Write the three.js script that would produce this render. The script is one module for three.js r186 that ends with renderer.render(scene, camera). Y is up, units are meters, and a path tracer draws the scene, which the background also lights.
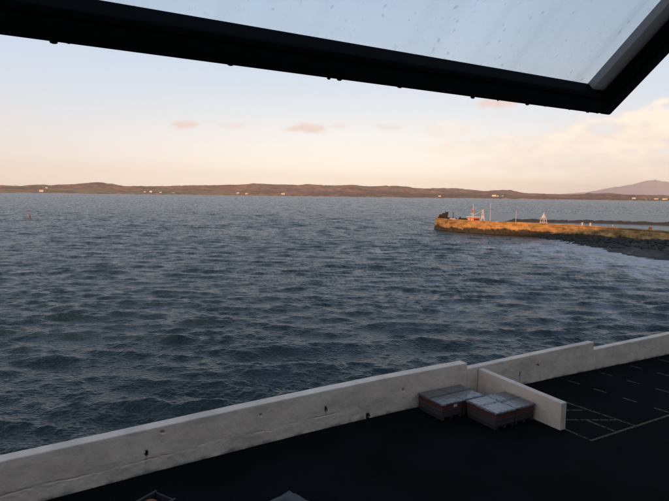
import * as THREE from 'three';
import { mergeGeometries, mergeVertices } from 'three/addons/utils/BufferGeometryUtils.js';
import { RoundedBoxGeometry } from 'three/addons/geometries/RoundedBoxGeometry.js';
import { ImprovedNoise } from 'three/addons/math/ImprovedNoise.js';

// ---------------------------------------------------------------- camera, sky, sun, exposure
const D2R = Math.PI / 180;
const scene = new THREE.Scene();
const camera = new THREE.PerspectiveCamera(48.2, 1024 / 767, 0.05, 60000);
camera.rotation.order = 'YXZ';
camera.position.set(0, 7.2, 0);
camera.rotation.set(-5.654 * D2R, -30 * D2R, 0.728 * D2R);

const renderer = new THREE.WebGLRenderer({ antialias: true });
renderer.setSize(1024, 767);
renderer.toneMapping = THREE.LinearToneMapping;
renderer.toneMappingExposure = 1.0;
renderer.shadowMap.enabled = true;

// seeded helpers
function rngOf(seed) { let s = seed >>> 0; return () => { s = (s + 0x6d2b79f5) | 0; let t = Math.imul(s ^ (s >>> 15), 1 | s); t = (t + Math.imul(t ^ (t >>> 7), 61 | t)) ^ t; return ((t ^ (t >>> 14)) >>> 0) / 4294967296; }; }
const PN = new ImprovedNoise();
const noise = (x, y, z = 0.37) => PN.noise(x + 101.3, y + 57.7, z + 33.1);
function fbm(x, y, z = 0, oct = 4) { let a = 0.5, s = 0, f = 1; for (let i = 0; i < oct; i++) { s += a * noise(x * f, y * f, z + i * 7.3); a *= 0.5; f *= 2.03; } return s; }
const clamp = (v, a = 0, b = 1) => Math.min(b, Math.max(a, v));
const lerp = (a, b, t) => a + (b - a) * t;
const smooth = (a, b, v) => { const t = clamp((v - a) / (b - a)); return t * t * (3 - 2 * t); };
function curve(list, x) { if (x <= list[0][0]) return list[0][1]; for (let i = 1; i < list.length; i++) if (x <= list[i][0]) { const [x0, y0] = list[i - 1], [x1, y1] = list[i]; return lerp(y0, y1, (x - x0) / (x1 - x0)); } return list[list.length - 1][1]; }

const SUN = new THREE.Vector3(-0.70, Math.tan(5.2 * D2R), 0.714).normalize();
const SUN_AZ = Math.atan2(SUN.x, -SUN.z) / D2R;         // degrees clockwise from -z

function makeSky() {
  const W = 2048, H = 1024, data = new Float32Array(W * H * 4), r = rngOf(77);
  // clear air by elevation (degrees), linear
  const air = [[-90, .10, .11, .13], [-3, .50, .44, .42], [0, 1.22, 1.04, .86], [1.5, 1.26, 1.12, .93], [3, 1.20, 1.10, .97], [5, 1.08, 1.04, .97], [7, .98, .99, .98], [9, .90, .95, .99], [12, .80, .89, .98], [16, .69, .81, .94], [22, .52, .65, .84], [35, .34, .46, .65], [60, .20, .29, .48], [90, .16, .24, .42]];
  const at = (e) => { for (let i = 1; i < air.length; i++) if (e <= air[i][0]) { const a = air[i - 1], b = air[i], t = (e - a[0]) / (b[0] - a[0]); return [lerp(a[1], b[1], t), lerp(a[2], b[2], t), lerp(a[3], b[3], t)]; } return air[air.length - 1].slice(1); };
  // clouds: azimuth, elevation, half width, half height (degrees), density
  const clouds = [[15, 6.5, 1.6, .55, .75], [19.9, 6.8, 1.5, .4, .35], [27.3, 6.55, 2.6, .55, .8], [30.2, 6.8, 1.6, .35, .4], [35.3, 6.75, 2.2, .5, .45], [46, 8.9, 1.9, .55, .8], [41, 6.4, 2.6, .8, .35], [43.0, 4.5, 3.2, .7, .35],
    [45.5, 4.9, 5.6, .9, .55], [50, 4.8, 6, 1.3, .7], [54.5, 5.2, 5.4, 1.6, .9], [58.5, 5.6, 4.6, 1.9, 1], [63.5, 5.6, 5.5, 2.1, 1], [69, 5.2, 5.5, 2.0, 1], [52.5, 3.3, 8, 1.1, .6], [61, 2.7, 9, 1.5, .8]];
  for (let i = 0; i < 60; i++) { const az = 74 + r() * 276; clouds.push([az, 4 + r() * 7, 1.5 + r() * 5, .5 + r() * 1.2, .3 + r() * .6]); }
  const P = [];
  for (let y = 0; y < H; y++) {
    const el = ((y + .5) / H - .5) * 180, base = at(el);
    for (let x = 0; x < W; x++) {
      const u = ((x + .5) / W - .5) * 2 * Math.PI, dx = Math.cos(u), dz = Math.sin(u);
      const az = Math.atan2(dx, -dz) / D2R;
      let c = base.slice();
      const low = clamp(1 - Math.abs(el) / 26);
      // evening glow round the sun, and the greyer arch of the shadow side to the north
      let ds = Math.abs(((az - SUN_AZ + 540) % 360) - 180);
      const g = Math.exp(-ds * ds / (2 * 48 * 48)) * Math.exp(-Math.abs(el) / 13);
      c[0] += .75 * g; c[1] += .36 * g; c[2] += .10 * g;
      const dn = Math.abs(((az - 34 + 540) % 360) - 180), arch = Math.exp(-dn * dn / (2 * 21 * 21)) * smooth(16, 1, Math.abs(el));
      for (let k = 0; k < 3; k++) c[k] += [.40, .37, .26][k] * (arch - .70) * low;
      if (el > 1 && el < 16) {
        let dens = 0, top = 0, kind = false;
        const n1 = fbm(az * .34, el * .95, 2.2, 5), n2 = fbm(az * .95 + 9, el * 2.1, 5.1, 4);
        for (const [ca, ce, wa, we, k] of clouds) {
          const da = (((az - ca + 540) % 360) - 180) / wa, de = (el - ce) / we; if (Math.abs(da) > 1.8 || Math.abs(de) > 2.2) continue;
          const q = (we > .75 ? 1.3 : 1) - Math.sqrt(da * da + de * de * (de < 0 ? 1.5 : 1)) + n1 * 1.25 + n2 * .55;
          const w = k * smooth(0.0, .6, q); if (w > dens) { dens = w; top = de; kind = we > .75; }
        }
        if (dens > 0) {
          const lit = clamp(.25 + dens * .6 + n1 * .9 + n2 * .6), warm = kind ? 1 : 0, cc = warm ? [lerp(.90, 1.18, lit), lerp(.78, 1.03, lit), lerp(.70, .86, lit)] : [.93, .69, .60];
          for (let i = 0; i < 3; i++) c[i] = lerp(c[i], cc[i], dens * .9);
        }
      }
      const o = (y * W + x) * 4; data[o] = Math.max(0, c[0]); data[o + 1] = Math.max(0, c[1]); data[o + 2] = Math.max(0, c[2]); data[o + 3] = 1;
    }
  }
  const t = new THREE.DataTexture(data, W, H, THREE.RGBAFormat, THREE.FloatType);
  t.mapping = THREE.EquirectangularReflectionMapping; t.magFilter = THREE.LinearFilter; t.minFilter = THREE.LinearFilter; t.needsUpdate = true;
  return t;
}
scene.background = scene.environment = makeSky();

const sun = new THREE.DirectionalLight(new THREE.Color().setRGB(1, .47, .16), 5.0);
sun.position.copy(SUN).multiplyScalar(400).add(new THREE.Vector3(100, 0, -100));
sun.target.position.set(100, 0, -100); scene.add(sun, sun.target);
sun.castShadow = true; sun.shadow.mapSize.set(4096, 4096);
Object.assign(sun.shadow.camera, { left: -260, right: 260, top: 120, bottom: -120, near: 1, far: 1200 });
scene.fog = new THREE.FogExp2(new THREE.Color().setRGB(.95, .89, .80), 4e-5);

// ---------------------------------------------------------------- building helpers
const used = new Map();
function numbered(n) { const k = used.get(n) ?? 0; used.set(n, k + 1); return k ? n + '_' + String(k).padStart(3, '0') : n; }
function mesh(name, geo, mat, parent) { const m = new THREE.Mesh(geo, mat); m.name = name; m.castShadow = m.receiveShadow = true; parent.add(m); return m; }
function top(name, geo, mat, data) { const m = mesh(numbered(name), geo, mat, scene); Object.assign(m.userData, data); return m; }
function thing(name, label, category, [x, y, z] = [0, 0, 0], turn = 0, group) { const g = new THREE.Group(); g.name = numbered(name); g.position.set(x, y, z); g.rotation.y = turn; g.userData = { label, category }; if (group) g.userData.group = group; scene.add(g); return g; }
const box = (w, h, d, x = 0, y = 0, z = 0) => new THREE.BoxGeometry(w, h, d).translate(x, y, z);
const rbox = (w, h, d, r, x = 0, y = 0, z = 0, s = 2) => new RoundedBoxGeometry(w, h, d, s, r).translate(x, y, z);
function rod(a, b, r0, r1 = r0, seg = 8) { const A = new THREE.Vector3(...a), B = new THREE.Vector3(...b), d = B.clone().sub(A), g = new THREE.CylinderGeometry(r1, r0, d.length(), seg); g.applyQuaternion(new THREE.Quaternion().setFromUnitVectors(new THREE.Vector3(0, 1, 0), d.clone().normalize())); return g.translate((A.x + B.x) / 2, (A.y + B.y) / 2, (A.z + B.z) / 2); }
const merge = (list) => mergeGeometries(list.map((g) => { const q = g.index ? g.toNonIndexed() : g; for (const k of Object.keys(q.attributes)) if (!['position', 'normal', 'uv'].includes(k)) q.deleteAttribute(k); return q; }));
// grid of points -> geometry; fn(i, j) -> [x, y, z], col(i, j) -> [r, g, b], uv(i, j) -> [u, v]
function grid(nu, nv, fn, col, uv) {
  const p = new Float32Array(nu * nv * 3), c = col && new Float32Array(nu * nv * 3), t = new Float32Array(nu * nv * 2), idx = new Uint32Array((nu - 1) * (nv - 1) * 6);
  for (let i = 0, o = 0; i < nu; i++) for (let j = 0; j < nv; j++, o++) { const q = fn(i, j); p[o * 3] = q[0]; p[o * 3 + 1] = q[1]; p[o * 3 + 2] = q[2]; if (c) { const w = col(i, j, q); c[o * 3] = w[0]; c[o * 3 + 1] = w[1]; c[o * 3 + 2] = w[2]; } const k = uv ? uv(i, j, q) : [q[0], q[2]]; t[o * 2] = k[0]; t[o * 2 + 1] = k[1]; }
  for (let i = 0, o = 0; i < nu - 1; i++) for (let j = 0; j < nv - 1; j++) { const a = i * nv + j, b = a + 1, d = a + nv, e = d + 1; idx[o++] = a; idx[o++] = b; idx[o++] = d; idx[o++] = b; idx[o++] = e; idx[o++] = d; }
  const g = new THREE.BufferGeometry(); g.setAttribute('position', new THREE.BufferAttribute(p, 3)); g.setAttribute('uv', new THREE.BufferAttribute(t, 2)); if (c) g.setAttribute('color', new THREE.BufferAttribute(c, 3));
  g.setIndex(new THREE.BufferAttribute(idx, 1)); g.computeVertexNormals(); return g;
}
// tileable grey noise texture
function noiseTex(size, fn, repeat, srgb) {
  const d = new Uint8Array(size * size * 4);
  for (let y = 0; y < size; y++) for (let x = 0; x < size; x++) { const v = fn(x / size, y / size); const o = (y * size + x) * 4; if (Array.isArray(v)) { d[o] = clamp(v[0]) * 255; d[o + 1] = clamp(v[1]) * 255; d[o + 2] = clamp(v[2]) * 255; d[o + 3] = v.length > 3 ? clamp(v[3]) * 255 : 255; } else { d[o] = d[o + 1] = d[o + 2] = clamp(v) * 255; d[o + 3] = 255; } }
  const t = new THREE.DataTexture(d, size, size); t.wrapS = t.wrapT = THREE.RepeatWrapping; t.magFilter = THREE.LinearFilter; t.minFilter = THREE.LinearMipmapLinearFilter; if (repeat) t.repeat.set(repeat, repeat); if (srgb) t.colorSpace = THREE.SRGBColorSpace; t.needsUpdate = true; return t;
}
// periodic noise on a torus, so that tiles join
function tiled(u, v, f, seed) { const a = u * 2 * Math.PI, b = v * 2 * Math.PI, R = f / (2 * Math.PI); return PN.noise(Math.cos(a) * R + seed, Math.sin(a) * R + seed * 1.7, Math.cos(b) * R + 40) * .7 + PN.noise(Math.sin(b) * R + seed * .6, Math.cos(a + b) * R + 9, Math.sin(a) * R + seed) * .5; }

const std = (r, g, b, rough = .8, extra = {}) => new THREE.MeshStandardMaterial({ side: THREE.DoubleSide, color: new THREE.Color().setRGB(r, g, b), roughness: rough, ...extra });
const grainTex = noiseTex(512, (u, v) => .5 + .45 * tiled(u, v, 14, 3) + .35 * tiled(u, v, 46, 8) + .25 * tiled(u, v, 110, 15), 1);
const SEA = -3.4;

// ---------------------------------------------------------------- the sea
const shore = [[150, -150], [123.3, -98], [115.6, -86.2], [109.4, -77.8], [103.1, -68.8], [99.6, -62.3], [97.2, -57.2], [96.3, -52], [95, -40], [92, -26], [88, -10]];
function shoreDist(x, z) {      // metres to the shoreline, positive at sea
  let best = 1e9, side = 1;
  for (let i = 1; i < shore.length; i++) {
    const [ax, az] = shore[i - 1], [bx, bz] = shore[i], dx = bx - ax, dz = bz - az, t = clamp(((x - ax) * dx + (z - az) * dz) / (dx * dx + dz * dz));
    const ex = x - ax - dx * t, ez = z - az - dz * t, d = ex * ex + ez * ez;
    if (d < best) { best = d; side = dx * (z - az) - dz * (x - ax) > 0 ? 1 : -1; }
  }
  return Math.sqrt(best) * side;
}
// wind waves: short steep chop; the mesh carries the waves it can hold, its normals carry all of them
const waves = [], SLOPE = .27;
{
  const r = rngOf(4242), main = Math.atan2(.90, -.46), N = 62;
  for (let i = 0; i < N; i++) {
    const l = 6.2 * Math.pow(.30 / 6.2, i / (N - 1)) * (.96 + .08 * r()), k = 2 * Math.PI / l, a = main + (r() + r() + r() - 1.5) * lerp(1.05, .62, smooth(.4, 2.5, l));
    waves.push([Math.cos(a) * k, Math.sin(a) * k, (.7 + .6 * r()) * SLOPE * Math.sqrt(2 / N) * lerp(1.22, .78, smooth(1.2, 4.0, l)) / k, r() * 6.283, l, Math.cos(a), Math.sin(a)]);
  }
}
function makeSea() {
  const rs = []; for (let r = 11; r < 420; r *= 1.0055) rs.push(r); for (let r = 424; r < 4600; r *= 1.0095) rs.push(r); for (let r = 4800; r < 12000; r *= 1.15) rs.push(r);
  const as = []; for (let a = -180; a < -12; a += 6) as.push(a); for (let a = -12; a <= 72; a += .1) as.push(a); for (let a = 76; a <= 180; a += 6) as.push(a); as[as.length - 1] = 180;
  const nv = rs.length, foam = new Float32Array(as.length * nv), nrm = new Float32Array(as.length * nv * 3);
  const fn = (i, j) => {
    const a = as[i] * D2R, r = rs[j], x = Math.sin(a) * r, z = -Math.cos(a) * r, o = i * nv + j; nrm[o * 3 + 1] = 1;
    if (z > -10 || as[i] < -12 || as[i] > 72) return [x, SEA, z];
    const cell = Math.max(r * (r < 422 ? .0055 : .0095), .08), band = Math.max(cell, .1 * D2R * r) * 2.4;
    const near = r < 400, sd = near ? shoreDist(x, z) : 300, shal = smooth(-3, 16, sd), lee = near ? smooth(118, 138, x) * smooth(-172, -140, z) : 0;
    const calm = 1 - .3 * lee, ga = (.95 + .8 * noise(x * .035, z * .035, 4)) * calm, gb = (.95 + .55 * noise(x * .09 + 5, z * .09, 8)) * calm;
    let y = 0, ox = 0, oz = 0, slope = 0, sx = 0, sz = 0;
    for (const [kx, kz, A, ph, L, cx, cz] of waves) {
      const g = A * (L > 2.2 ? ga : gb), p = kx * x + kz * z + ph, s = Math.sin(p);
      sx -= g * kx * s; sz -= g * kz * s;
      const w = smooth(band * .75, band * 1.4, L); if (w <= 0) continue;
      const m = g * w, c = Math.cos(p); y += m * c; ox -= cx * m * s * .9; oz -= cz * m * s * .9; slope += m * c * 2 / L;
    }
    const q = lerp(.4, 1, shal); nrm[o * 3] = -sx * q; nrm[o * 3 + 2] = -sz * q;
    // foam: bubbles gathered in the surf on the beach and in streaks off it
    if (near) {
      const n = fbm(x * .13, z * .13, 1, 4), n2 = fbm((x * .8 + z * .6) * .42, (z * .8 - x * .6) * .10, 6, 4), n3 = fbm(x * 1.4, z * 1.4, 3, 3);
      const zone = smooth(44, 5, sd) * smooth(-104, -84, z);
      let f = smooth(.14, .66, zone * .60 + n2 * .8 + n * .4 + n3 * .22 + slope * .05 - .10) * smooth(.03, .5, zone);
      f = Math.max(f, smooth(9, 1.5, sd + n * 7) * smooth(-104, -92, z));
      const st = smooth(.02, .34, n2 + n * .5 + n3 * .25) * smooth(88, 26, sd) * smooth(-112, -90, z) * .24;
      foam[o] = Math.max(st, f * (.42 + .30 * smooth(-.25, .2, n3))) * smooth(-8, -4, sd);
    }
    y = y * lerp(.35, 1, shal) + (1 - shal) * .05;
    return [x + ox * shal, SEA + y, z + oz * shal];
  };
  const col = (i, j) => { const f = foam[i * nv + j]; return [lerp(.014, .50, f), lerp(.031, .53, f), lerp(.030, .57, f)]; };
  const g = grid(as.length, nv, fn, col, (i, j, q) => [q[0], q[2]]), ix = g.index.array;
  for (let k = 0; k < ix.length; k += 3) { const t = ix[k]; ix[k] = ix[k + 1]; ix[k + 1] = t; }
  for (let o = 0; o < as.length * nv; o++) { const l = Math.hypot(nrm[o * 3], 1, nrm[o * 3 + 2]); for (let k = 0; k < 3; k++) nrm[o * 3 + k] /= l; }
  g.setAttribute('normal', new THREE.BufferAttribute(nrm, 3)); return g;
}
const ripples = []; { const r = rngOf(9); for (let i = 0; i < 40; i++) { const n = 12 + Math.floor(r() * 38), a = 2.0 + (r() + r() - 1) * 1.5, kx = Math.round(Math.cos(a) * n), ky = Math.round(Math.sin(a) * n); ripples.push([2 * Math.PI * kx, 2 * Math.PI * ky, 7 / Math.hypot(kx, ky), r() * 6.283]); } }
const rip = noiseTex(768, (u, v) => { let h = 0; for (const [kx, ky, m, p] of ripples) h += m * Math.sin(kx * u + ky * v + p); return .5 + h * .12; }, 1 / 6.3);
const M_sea = new THREE.MeshPhysicalMaterial({ color: 0xffffff, vertexColors: true, roughness: .285, ior: 1.333, bumpMap: rip, bumpScale: .10 });
top('sea', makeSea(), M_sea, { kind: 'structure', label: 'choppy dark blue sea filling the bay' });

// ---------------------------------------------------------------- the far shore
const ridge = [[-40, 60], [-25, 45], [-14, 30], [-6, 40], [-0.8, 37], [0.8, 48], [2.3, 63], [3.1, 60], [4.4, 66], [5.6, 77], [7.1, 92], [8.2, 81], [9.5, 62], [10.9, 64], [12.7, 67], [14.6, 73], [16.5, 80], [18.9, 88], [20.4, 92], [21.9, 106], [23.4, 100], [25.4, 99], [26.4, 97], [27.1, 107], [28.4, 100], [29.8, 95], [31.5, 105], [33.1, 93], [34.5, 93], [36, 100], [37.3, 94], [38.1, 79], [39.6, 77], [41.5, 78], [43.4, 69], [44.9, 60], [46.6, 73], [47.4, 71], [48.3, 49], [50, 43], [52.2, 38], [54, 41], [55.9, 55], [57.2, 43], [60.7, 36], [68, 48], [80, 40], [95, 60]];
const SHORE_D = 3480;
function landY(az, d) {
  const R = curve(ridge, az + .12 * noise(az * 2.1, 3)), x = Math.sin(az * D2R) * d, z = -Math.cos(az * D2R) * d;
  const d0 = SHORE_D + 70 * noise(az * .35, 9) + 22 * noise(az * 2.2, 2), t = (d - d0) / (5200 - d0);
  if (t < 0) return SEA - 3 + t * 60;
  const up = t < 1 ? Math.pow(t, .78) * (.86 + .14 * smooth(.6, 1, t)) : 1 - smooth(1, 2.6, t);
  const lumps = fbm(x / 420, z / 420, 5, 5) * 55 * smooth(0, .5, t) * smooth(1.05, .55, t);
  const small = (fbm(x / 46, z / 46, 2, 3) + .18) * 15 * smooth(.0, .05, t);
  return SEA + .5 + Math.min(1, t * 60) * 2.2 + Math.max(0, (R - 3) * up + lumps + small * .8);
}
{
  const NA = 760, ND = 84, az = (i) => -34 + 124 * i / (NA - 1), dd = (j) => 3380 + 5600 * Math.pow(j / (ND - 1), 1.7);
  const col = (i, j, q) => {
    const a = az(i), d = dd(j), x = q[0], z = q[2], t = (d - SHORE_D) / 1700;
    const n = fbm(x / 260, z / 260, 11, 4), f = fbm(x / 120, z / 70, 4, 3), w = fbm(x / 34, z / 34, 8, 3);
    let c = [.40, .195, .088];                                             // winter heath
    const field = smooth(.0, .10, f + .04) * smooth(.62, .1, t) * smooth(30, 12, a);
    c = c.map((v, k) => lerp(v, [.21, .215, .08][k], field * .85));
    const wood = smooth(-.06, .10, n + .32 * smooth(16, 40, a) * smooth(.5, .12, t) - .06);
    c = c.map((v, k) => lerp(v, [.13, .070, .034][k], wood * .85));
    if (q[1] < SEA + 3.4) c = [.36, .26, .17];
    const m = 1 + 1.2 * w + 1.0 * n; return c.map((v) => v * m);
  };
  top('hills', grid(NA, ND, (i, j) => { const a = az(i) * D2R, d = dd(j); return [Math.sin(a) * d, landY(az(i), d), -Math.cos(a) * d]; }, col), new THREE.MeshStandardMaterial({ side: THREE.DoubleSide, vertexColors: true, roughness: 1 }), { kind: 'structure', label: 'low brown hills along the far shore of the bay' });
}
function farRange(name, label, list, D, depth, seed, c0) {
  const a0 = list[0][0], a1 = list[list.length - 1][0], NA = 220, ND = 24;
  top(name, grid(NA, ND, (i, j) => {
    const a = lerp(a0, a1, i / (NA - 1)), t = j / (ND - 1), d = D + depth * (t * 2 - 1), s = t < .5 ? Math.pow(t * 2, 1.1) : 1 - smooth(.5, 1, t) * 1;
    const h = curve(list, a) * (1 + .05 * noise(a * 5, seed) * 1); const edge = Math.min(1, (i / NA) * 30, ((NA - 1 - i) / NA) * 30);
    return [Math.sin(a * D2R) * d, SEA - 4 + edge * (h * s + h * .10 * fbm(a * 2.2, t * 5, seed, 4) * s), -Math.cos(a * D2R) * d];
  }), std(...c0, 1), { kind: 'structure', label });
}
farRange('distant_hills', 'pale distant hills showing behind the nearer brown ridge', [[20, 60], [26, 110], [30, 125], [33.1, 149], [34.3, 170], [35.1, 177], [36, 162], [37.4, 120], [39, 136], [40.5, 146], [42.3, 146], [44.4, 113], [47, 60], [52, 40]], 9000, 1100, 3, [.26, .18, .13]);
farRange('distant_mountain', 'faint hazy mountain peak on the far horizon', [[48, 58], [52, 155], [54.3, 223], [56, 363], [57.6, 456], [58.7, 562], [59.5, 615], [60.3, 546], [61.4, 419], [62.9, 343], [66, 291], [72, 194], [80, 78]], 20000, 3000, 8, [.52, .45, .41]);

// white houses along the far shore
const M_limewash = std(.80, .77, .70, .8), M_slate = std(.07, .07, .075, .7), M_redroof = std(.28, .09, .055, .8), M_darkglass = std(.02, .025, .03, .15);
function gable(w, d, h, rise, over = .3) { const s = new THREE.Shape([new THREE.Vector2(-d / 2 - over, h), new THREE.Vector2(0, h + rise), new THREE.Vector2(d / 2 + over, h), new THREE.Vector2(d / 2 + over, h + .25), new THREE.Vector2(0, h + rise + .3), new THREE.Vector2(-d / 2 - over, h + .25)]); return new THREE.ExtrudeGeometry(s, { depth: w + over * 2, bevelEnabled: false }).translate(0, 0, -w / 2 - over).rotateY(Math.PI / 2); }
function gableWall(w, d, h, rise) { const s = new THREE.Shape([new THREE.Vector2(-d / 2, -4), new THREE.Vector2(d / 2, -4), new THREE.Vector2(d / 2, h), new THREE.Vector2(0, h + rise), new THREE.Vector2(-d / 2, h)]); return new THREE.ExtrudeGeometry(s, { depth: w, bevelEnabled: false }).translate(0, 0, -w / 2).rotateY(Math.PI / 2); }
function house(az, d, w, h, turn, label, red, group) {
  const a = az * D2R, dp = 8, rise = 3.2;
  const t = thing('house', label, 'house', [Math.sin(a) * d, landY(az, d) + .3, -Math.cos(a) * d], -a + turn, group);
  mesh('wall', gableWall(w, dp, h, rise), M_limewash, t); const rf = mesh('roof', gable(w, dp, h, rise), red ? M_redroof : M_slate, t);
  mesh('chimney', box(1.1, 2, .9, w / 2 - .8, h + rise + .6, 0), M_limewash, rf);
  for (let k = 0; k < Math.round(w / 4.5); k++) mesh('window', box(1.3, 1.5, .3, -w / 2 + 2.5 + k * 4.4, h * .55, dp / 2 + .1), M_darkglass, t);
  return t;
}
const HG = 'white houses on the far shore';
house(2.42, 3560, 20, 11, .1, 'largest white house low on the point under the leftmost brown hill', false);
house(2.85, 4060, 11, 7, 0, 'small white cottage partway up the slope above the large white house', false);
for (const [a, d, w, h, tn] of [[11.3, 3620, 12, 6, .2], [11.85, 3610, 15, 7, -.1], [12.75, 3600, 14, 5.5, .15], [13.95, 3570, 17, 5, 0], [20.2, 3540, 14, 5, .1], [21.05, 3540, 17, 6, 0], [24.7, 3545, 22, 5.5, .1], [40.5, 3560, 16, 6, .1]]) house(a, d, w, h, tn, 'low white house at the water edge below the brown hills', false, HG);
house(45.75, 3640, 24, 9, .25, 'broad white house in the dark wood across the water', false);
for (const [a, d, w, h, tn] of [[46.1, 3760, 12, 6, 0], [46.55, 3760, 11, 6, .1]]) house(a, d, w, h, tn, 'small white house uphill of the broad white house in the wood', false, 'pair of small houses in the wood');
for (const [a, d, w, h, tn, red] of [[57.95, 3600, 18, 6, .1, 0], [59.05, 3680, 26, 6, 0, 0], [59.7, 3650, 20, 6, 0, 1], [60.35, 3590, 24, 6.5, .1, 0]]) house(a, d, w, h, tn, red ? 'red roofed white house on the low shore under the distant mountain' : 'dark roofed white house on the low shore under the distant mountain', red, red ? undefined : 'dark roofed houses under the mountain');

// ---------------------------------------------------------------- beach, spit
const M_beach = new THREE.MeshStandardMaterial({ side: THREE.DoubleSide, vertexColors: true, roughness: .85, bumpMap: Object.assign(grainTex.clone(), {}), bumpScale: .12 });
M_beach.bumpMap.repeat.set(1 / 3.1, 1 / 3.1);
{
  const X0 = 62, X1 = 250, Z0 = -128, Z1 = 30, NX = 380, NZ = 320, r = rngOf(3);
  const bx = (i) => lerp(X0, X1, Math.pow(i / (NX - 1), 1.25)), bz = (j) => lerp(Z0, Z1, j / (NZ - 1));
  const hy = (x, z) => {
    const s = -shoreDist(x, z) + 2.2 * noise(x * .11, z * .11, 2);
    const behind = smooth(133, 141, x) * smooth(-50, -62, z);       // harbour basin inside the pier
    let y = SEA + (s < 0 ? s * .07 : s * .085) + fbm(x * .35, z * .35, 4, 4) * .5 * smooth(-4, 6, s) + .35 * noise(x * .9, z * .9) * smooth(2, 8, s);
    y = Math.min(y, SEA + 2.7 + .4 * noise(x * .06, z * .06));
    return lerp(y, SEA - 2, behind);
  };
  top('beach', grid(NX, NZ, (i, j) => { const x = bx(i), z = bz(j); return [x, hy(x, z), z]; }, (i, j, q) => {
    const n = fbm(q[0] * .2, q[2] * .2, 9, 4), w = fbm(q[0] * .5 + 3, q[2] * .5, 2, 3), k = 1 + 1.2 * w, weed = smooth(-.08, .12, n);
    return [lerp(.060, .022, weed) * k, lerp(.050, .024, weed) * k, lerp(.040, .014, weed) * k];
  }), M_beach, { kind: 'structure', label: 'dark shingle beach beside the stone pier' });
}
function boulder(seed, sx, sy, sz) { const g = mergeVertices(new THREE.IcosahedronGeometry(1, 1).deleteAttribute('uv').deleteAttribute('normal')); const p = g.attributes.position; for (let i = 0; i < p.count; i++) { const x = p.getX(i), y = p.getY(i), z = p.getZ(i), q = 1 + .55 * noise(x * 1.1 + seed, y * 1.1, z * 1.1 + seed * .3) + .2 * noise(x * 3 + seed, y * 3, z * 3); p.setXYZ(i, x * q * sx, y * q * sy, z * q * sz); } g.computeVertexNormals(); g.setAttribute('uv', new THREE.BufferAttribute(new Float32Array(p.count * 2), 2)); return g; }
const M_rock = std(.045, .043, .034, .9), M_weedrock = std(.022, .022, .014, .8, { flatShading: true });
{
  const r = rngOf(71), parts = [];
  for (let i = 0; i < 760; i++) {
    const t = r(), z = lerp(-101, -62, t), west = lerp(124.5, 122.5, t) - 1 - Math.pow(r(), 1.4) * lerp(4, 13, smooth(0, .4, t)), s = .14 + r() * r() * .42;
    const sd = -shoreDist(west, z), y = SEA + clamp(sd * .085, -.4, 2.3) + clamp((1 - (124 - west) / 9)) * .5;
    parts.push(boulder(r() * 90, s * (1 + r() * .6), s * (.55 + r() * .35), s * (1 + r() * .5)).rotateY(r() * 6.28).translate(west, y + s * .15, z));
  }
  top('rock_armour', merge(parts), M_weedrock, { kind: 'stuff', label: 'dark weedy rocks heaped at the foot of the stone pier', category: 'rocks' });
}
{ // low rubble breakwater beyond the harbour
  const line = [[186, -176], [197.9, -166.5], [218.3, -152], [227, -139.5], [232, -130], [240, -112], [252, -90]], N = 560, prof = [[-3.2, -1.2], [-2.2, .35], [-1.2, 1.0], [-.3, 1.25], [.6, 1.2], [1.6, .8], [2.6, .1], [3.4, -1.2]];
  const c = new THREE.CatmullRomCurve3(line.map(([x, z]) => new THREE.Vector3(x, 0, z)));
  const pts = c.getSpacedPoints(N - 1), tn = pts.map((_, i) => c.getTangentAt(i / (N - 1)));
  top('breakwater', grid(N, prof.length, (i, j) => { const p = pts[i], t = tn[i], e = Math.min(1, i / 26), [o, h] = prof[j]; const n = noise(p.x * .7, p.z * .7 + o * .9, 2) * .9, m = noise(p.x * .16, p.z * .16, 5); return [p.x + t.z * -o + n * .5, SEA + h * (.55 + .45 * e) * (1 + .45 * m) + n * .4 - (1 - e) * .8, p.z + t.x * o + n * .5]; }), M_rock, { label: 'long low dark rubble breakwater in the water beyond the stone pier', category: 'breakwater' });
}

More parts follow.
